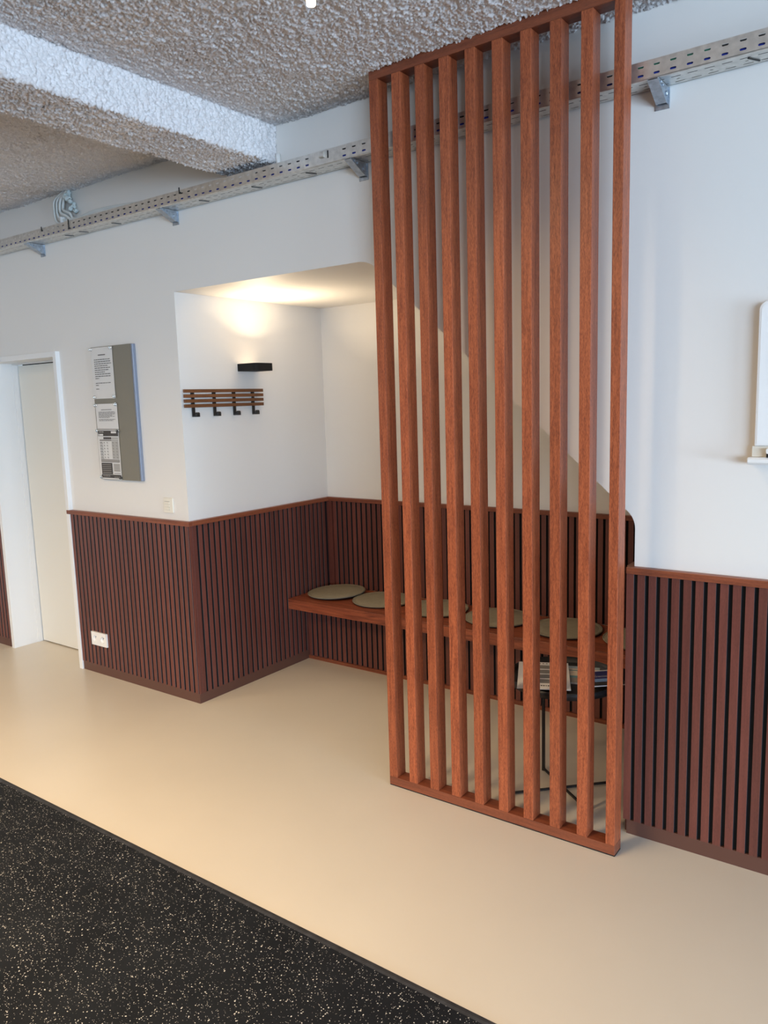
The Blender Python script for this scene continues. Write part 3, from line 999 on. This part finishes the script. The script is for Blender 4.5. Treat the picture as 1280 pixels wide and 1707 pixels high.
# bundle of grey-white cables dropping from the ceiling into the tray
bun = thing('cable_bundle', 'bundle of white cables curling from the ceiling edge into the tray', 'cable bundle', (-4.22, YW, TZ1))
rb = random.Random(5)
for i in range(15):
    s = i / 14
    xo = -4.292 + 0.085 * s
    y = -0.010 - 0.006 * (i % 4) - 0.010 * (1 - s)
    zlow = 2.683 + 0.062 * s
    pts = [(-4.235 + 0.055 * s, 0.008 - 0.003 * (i % 3), 2.888), (xo + 0.006, y + 0.006, 2.845 - 0.01 * s), (xo, y, 2.79), (xo + 0.018 - 0.004 * s, y - 0.004, zlow + 0.03),
           (xo + 0.07, y - 0.004, zlow + 0.004), (-4.09, y - 0.002, 2.690 + 0.024 * s), (-3.86, -0.022 - 0.004 * (i % 5), 2.704 + 0.018 * s), (-3.60, -0.03 - 0.005 * (i % 4), 2.698 + 0.010 * s), (-3.36, -0.034 - 0.004 * (i % 4), 2.676 + 0.008 * s), (-3.1, -0.03 - 0.004 * (i % 4), 2.655 + 0.004 * (i % 3))]
    MB().tube(smooth_path(pts, 6), 0.0058 + 0.001 * (i % 3), CABLE_W, 7).build('cable', bun)
fb = MB()
for k in range(26):
    u = rb.random()
    x = -4.186 + 0.066 * u + rb.uniform(-0.012, 0.012)
    z = 2.874 - 0.118 * u + rb.uniform(-0.010, 0.010)
    y = rb.uniform(-0.022, 0.008)
    rr = rb.uniform(0.008, 0.019) * (1.1 - 0.5 * u)
    prof = [(0.0001, -rr), (rr * 0.72, -rr * 0.7), (rr, 0), (rr * 0.72, rr * 0.7), (0.0001, rr)]
    o0 = len(fb.v)
    fb.lathe(prof, (x, y, z), FOAM, 9)
    for q in range(o0, len(fb.v)):
        v = fb.v[q]
        fb.v[q] = (v[0] + rb.uniform(-1, 1) * rr * 0.22, v[1] + rb.uniform(-1, 1) * rr * 0.22, v[2] + rb.uniform(-1, 1) * rr * 0.22)
fb.build('sealing_foam', bun)
MB().box(-4.192, -4.187, -0.055, -0.018, 2.690, 2.735, WHITEP).build('cable_tie', bun)

# short white pipe beside the beam
o = MB().tube([(-2.548, 0.008, 2.70), (-2.55, 0.008, 2.74), (-2.552, 0.010, 2.765)], 0.011, WHITEP, 10).build('conduit_stub')
tag(o, 'short white pipe stub between the ceiling beam and the tray', 'pipe')

# ------------------------------------------------------------------ ceiling spot seen at the top edge
LX, LY = -1.461, -1.011
cl = thing('ceiling_spotlight', 'small lit ceiling spotlight at the top edge of the picture', 'ceiling lamp', (LX, LY, ZC))
MB().lathe([(0.030, 2.895), (0.030, 2.872), (0.0135, 2.868), (0.0135, 2.752)], (LX, LY, 0), WHITEP, 24).build('body', cl)
MB().lathe([(0.0125, 2.7519), (0.0125, 2.700), (0.011, 2.698), (0.0, 2.698)], (LX, LY, 0), emit('spot_lens', (1.0, 0.86, 0.66), 14.0), 24).build('glowing_lens', cl)
spot('ceiling_spot_light', (LX, LY, 2.685), 22, WARM)

# ------------------------------------------------------------------ magazine table behind the screen
TCX, TCY, TR = -1.253, 0.188, 0.225
tb = thing('side_table', 'round black tray table with thin metal legs behind the screen', 'table', (TCX, TCY, 0))
MB().lathe([(0.0, 0.474), (TR - 0.012, 0.474), (TR, 0.479), (TR + 0.002, 0.507), (TR - 0.001, 0.508), (TR - 0.004, 0.486), (TR - 0.012, 0.481), (0.0, 0.481)], (TCX, TCY, 0), BLACKMETAL, 64).build('tray_top', tb)
hs = 0.1405
cor = [(-1.394, 0.299), (-1.100, 0.338), (-1.106, 0.071), (-1.416, 0.022)]
for (x, y) in cor:
    MB().box(x - 0.0055, x + 0.0055, y - 0.0055, y + 0.0055, 0.0, 0.474, BLACKMETAL).build('leg', tb)
for a, c in ((0, 2), (1, 3)):
    v = Vector((cor[c][0] - cor[a][0], cor[c][1] - cor[a][1], 0))
    vn = v.normalized()
    mid = Vector(((cor[a][0] + cor[c][0]) / 2, (cor[a][1] + cor[c][1]) / 2, 0.009 + 0.0005 * a))
    MB().obox(mid, vn * (v.length / 2 - 0.006), Vector((-vn.y, vn.x, 0)) * 0.004, Vector((0, 0, 0.004)), BLACKMETAL).build('cross_brace', tb)


def magazine(name, label, tl, xd, wdt, hgt, z, thick, cover, cat='magazine', tilt=0.0):
    """tl = top left corner (X,Y), xd = direction of the top edge"""
    ux = Vector((xd[0], xd[1], 0)).normalized()
    uy = Vector((ux.y, -ux.x, 0))            # from top to bottom of the cover
    t = thing(name, label, cat, (tl[0], tl[1], z))
    def P(u, v, h=0.0):
        return Vector((tl[0], tl[1], z)) + ux * u + uy * v + Vector((0, 0, h + tilt * (hgt - v)))
    def slab(b, u0, u1, v0, v1, h0, h1, mat):
        vs = [P(u, v, h) for h in (h0, h1) for v in (v0, v1) for u in (u0, u1)]
        b.add(vs, [(0, 2, 3, 1), (4, 5, 7, 6), (0, 1, 5, 4), (1, 3, 7, 5), (3, 2, 6, 7), (2, 0, 4, 6)], mat)
    b = MB(); slab(b, 0, wdt, 0, hgt, 0, thick, PAPER); b.build('pages', t)
    b = MB(); slab(b, 0, wdt, 0, hgt, thick, thick + 0.0006, cover); b.build('cover', t)
    return t, P, slab, thick + 0.0006


A4w, A4h = 0.207, 0.312
# pale blue and cream brochure underneath
t, P, slab, th = magazine('magazine', 'teal and cream landscape cover magazine lying at the back of the tray table', (-1.392, 0.30), (0.92, 0.30), 0.235, 0.19, 0.4815, 0.006, PALEBLUE, tilt=0.02)
b = MB()
slab(b, 0.0, 0.235, 0.030, 0.078, th, th + 0.0002, CREAMPRINT)
slab(b, 0.10, 0.20, 0.048, 0.056, th + 0.0003, th + 0.0005, TEAL)
slab(b, 0.0, 0.235, 0.078, 0.112, th, th + 0.0002, CREAMPRINT)
slab(b, 0.0, 0.235, 0.112, 0.134, th, th + 0.0002, TEAL)
slab(b, 0.0, 0.235, 0.134, 0.188, th, th + 0.0002, INKMID)
b.build('cover_print', t)
# white leaflet with grey columns on top
ux = Vector((0.907, 0.42)).normalized()
dx = Vector((ux.y, -ux.x))
TL = Vector((-1.471, 0.218))
t, P, slab, th = magazine('leaflet', 'white leaflet with grey text blocks lying on the tray table', (TL.x, TL.y), (ux.x, ux.y), A4w, A4h, 0.509, 0.003, PAPER, 'leaflet')
b = MB()
rl = random.Random(4)
for k in range(9):
    slab(b, 0.070 + k * 0.0145, 0.078 + k * 0.0145, 0.012, 0.021, th, th + 0.0002, INKTEXT)
for r in range(4):
    v0 = 0.038 + r * 0.056
    slab(b, 0.058, 0.178, v0, v0 + 0.044, th, th + 0.0002, INKMID)
    for q in range(4):
        slab(b, 0.062, 0.12 + rl.random() * 0.055, v0 + 0.004 + q * 0.010, v0 + 0.008 + q * 0.010, th + 0.0003, th + 0.0004, INKTEXT)
for k in range(14):
    slab(b, 0.056 + k * 0.009, 0.0625 + k * 0.009, 0.272, 0.284, th, th + 0.0002, INK if k % 3 else INKMID)
for k in range(3):
    slab(b, 0.185, 0.192, 0.13 + k * 0.05, 0.142 + k * 0.05, th, th + 0.0002, INK)
b.build('leaflet_print', t)
# navy magazine
ux = Vector((0.75, 0.66)).normalized()
t, P, slab, th = magazine('magazine', 'navy blue magazine with white lettering at the right of the tray table', (-1.200, 0.230), (ux.x, ux.y), 0.135, 0.165, 0.509, 0.004, NAVY)
b = MB()
slab(b, 0.0, 0.135, 0.0, 0.010, th, th + 0.0003, PAPER)
slab(b, 0.02, 0.10, 0.095, 0.110, th, th + 0.0003, SKYBLUE)
slab(b, 0.02, 0.08, 0.114, 0.124, th, th + 0.0003, SKYBLUE)
slab(b, 0.0, 0.135, 0.128, 0.165, th, th + 0.0003, BLACKPLASTIC)
b.build('cover_print', t)


def letters(text, size, P, u, v, h, name, parent, mat, shear=0.0):
    cu = bpy.data.curves.new(name, 'FONT')
    cu.body = text; cu.size = size; cu.shear = shear; cu.extrude = 0.0
    tmp = bpy.data.objects.new(name, cu)
    C.objects.link(tmp)
    dg = bpy.context.evaluated_depsgraph_get()
    me = bpy.data.meshes.new_from_object(tmp.evaluated_get(dg))
    C.objects.unlink(tmp); bpy.data.objects.remove(tmp)
    for vt in me.vertices:
        vt.co = P(u + vt.co.x, v - vt.co.y, h) - Vector(parent.location)
    me.materials.clear(); me.materials.append(mat)
    o = bpy.data.objects.new(name, me)
    C.objects.link(o); o.parent = parent
    return o


letters('nd', 0.011, P, 0.036, 0.058, th + 0.0005, 'cover_lettering', t, PAPER, 0.2)
letters('AMROXI', 0.0145, P, 0.033, 0.074, th + 0.0005, 'cover_lettering', t, PAPER, 0.2)

# ------------------------------------------------------------------ whiteboard at the right edge
wbd = thing('whiteboard', 'white whiteboard with rounded corners and pen ledge at the right edge', 'whiteboard', (0.1, YW, 1.66))
MB().box(-0.527, 0.80, YW - 0.036, YW - 0.0005, 1.4345, 1.4685, CREAMP).build('back_rail', wbd)
MB().prism(toprect(-0.521, 0.795, 1.469, 1.921, 0.028), 'y', YW - 0.040, YW - 0.0005, WBFRAME).build('frame', wbd, bevel=0.003)
MB().prism(toprect(-0.514, 0.788, 1.476, 1.914, 0.023), 'y', YW - 0.0412, YW - 0.0398, WB).build('writing_surface', wbd)
pr = [(YW - 0.0005, 1.434), (YW - 0.062, 1.434), (YW - 0.070, 1.428), (YW - 0.070, 1.418), (YW - 0.062, 1.4105), (YW - 0.0005, 1.4105)]
MB().prism(pr, 'x', -0.535, 0.81, WHITEP).build('pen_ledge', wbd, bevel=0.002)
er = thing('whiteboard_eraser', 'small whiteboard eraser with dark felt on the pen ledge', 'eraser', (-0.425, -0.02, 1.434))
MB().box(-0.480, -0.37, -0.0435, -0.0165, 1.4345, 1.446, BLACKPLASTIC).build('felt', er)
MB().prism(rrect(-0.481, -0.369, 1.446, 1.463, 0.006), 'y', -0.0445, -0.0155, WHITEP).build('grip', er)
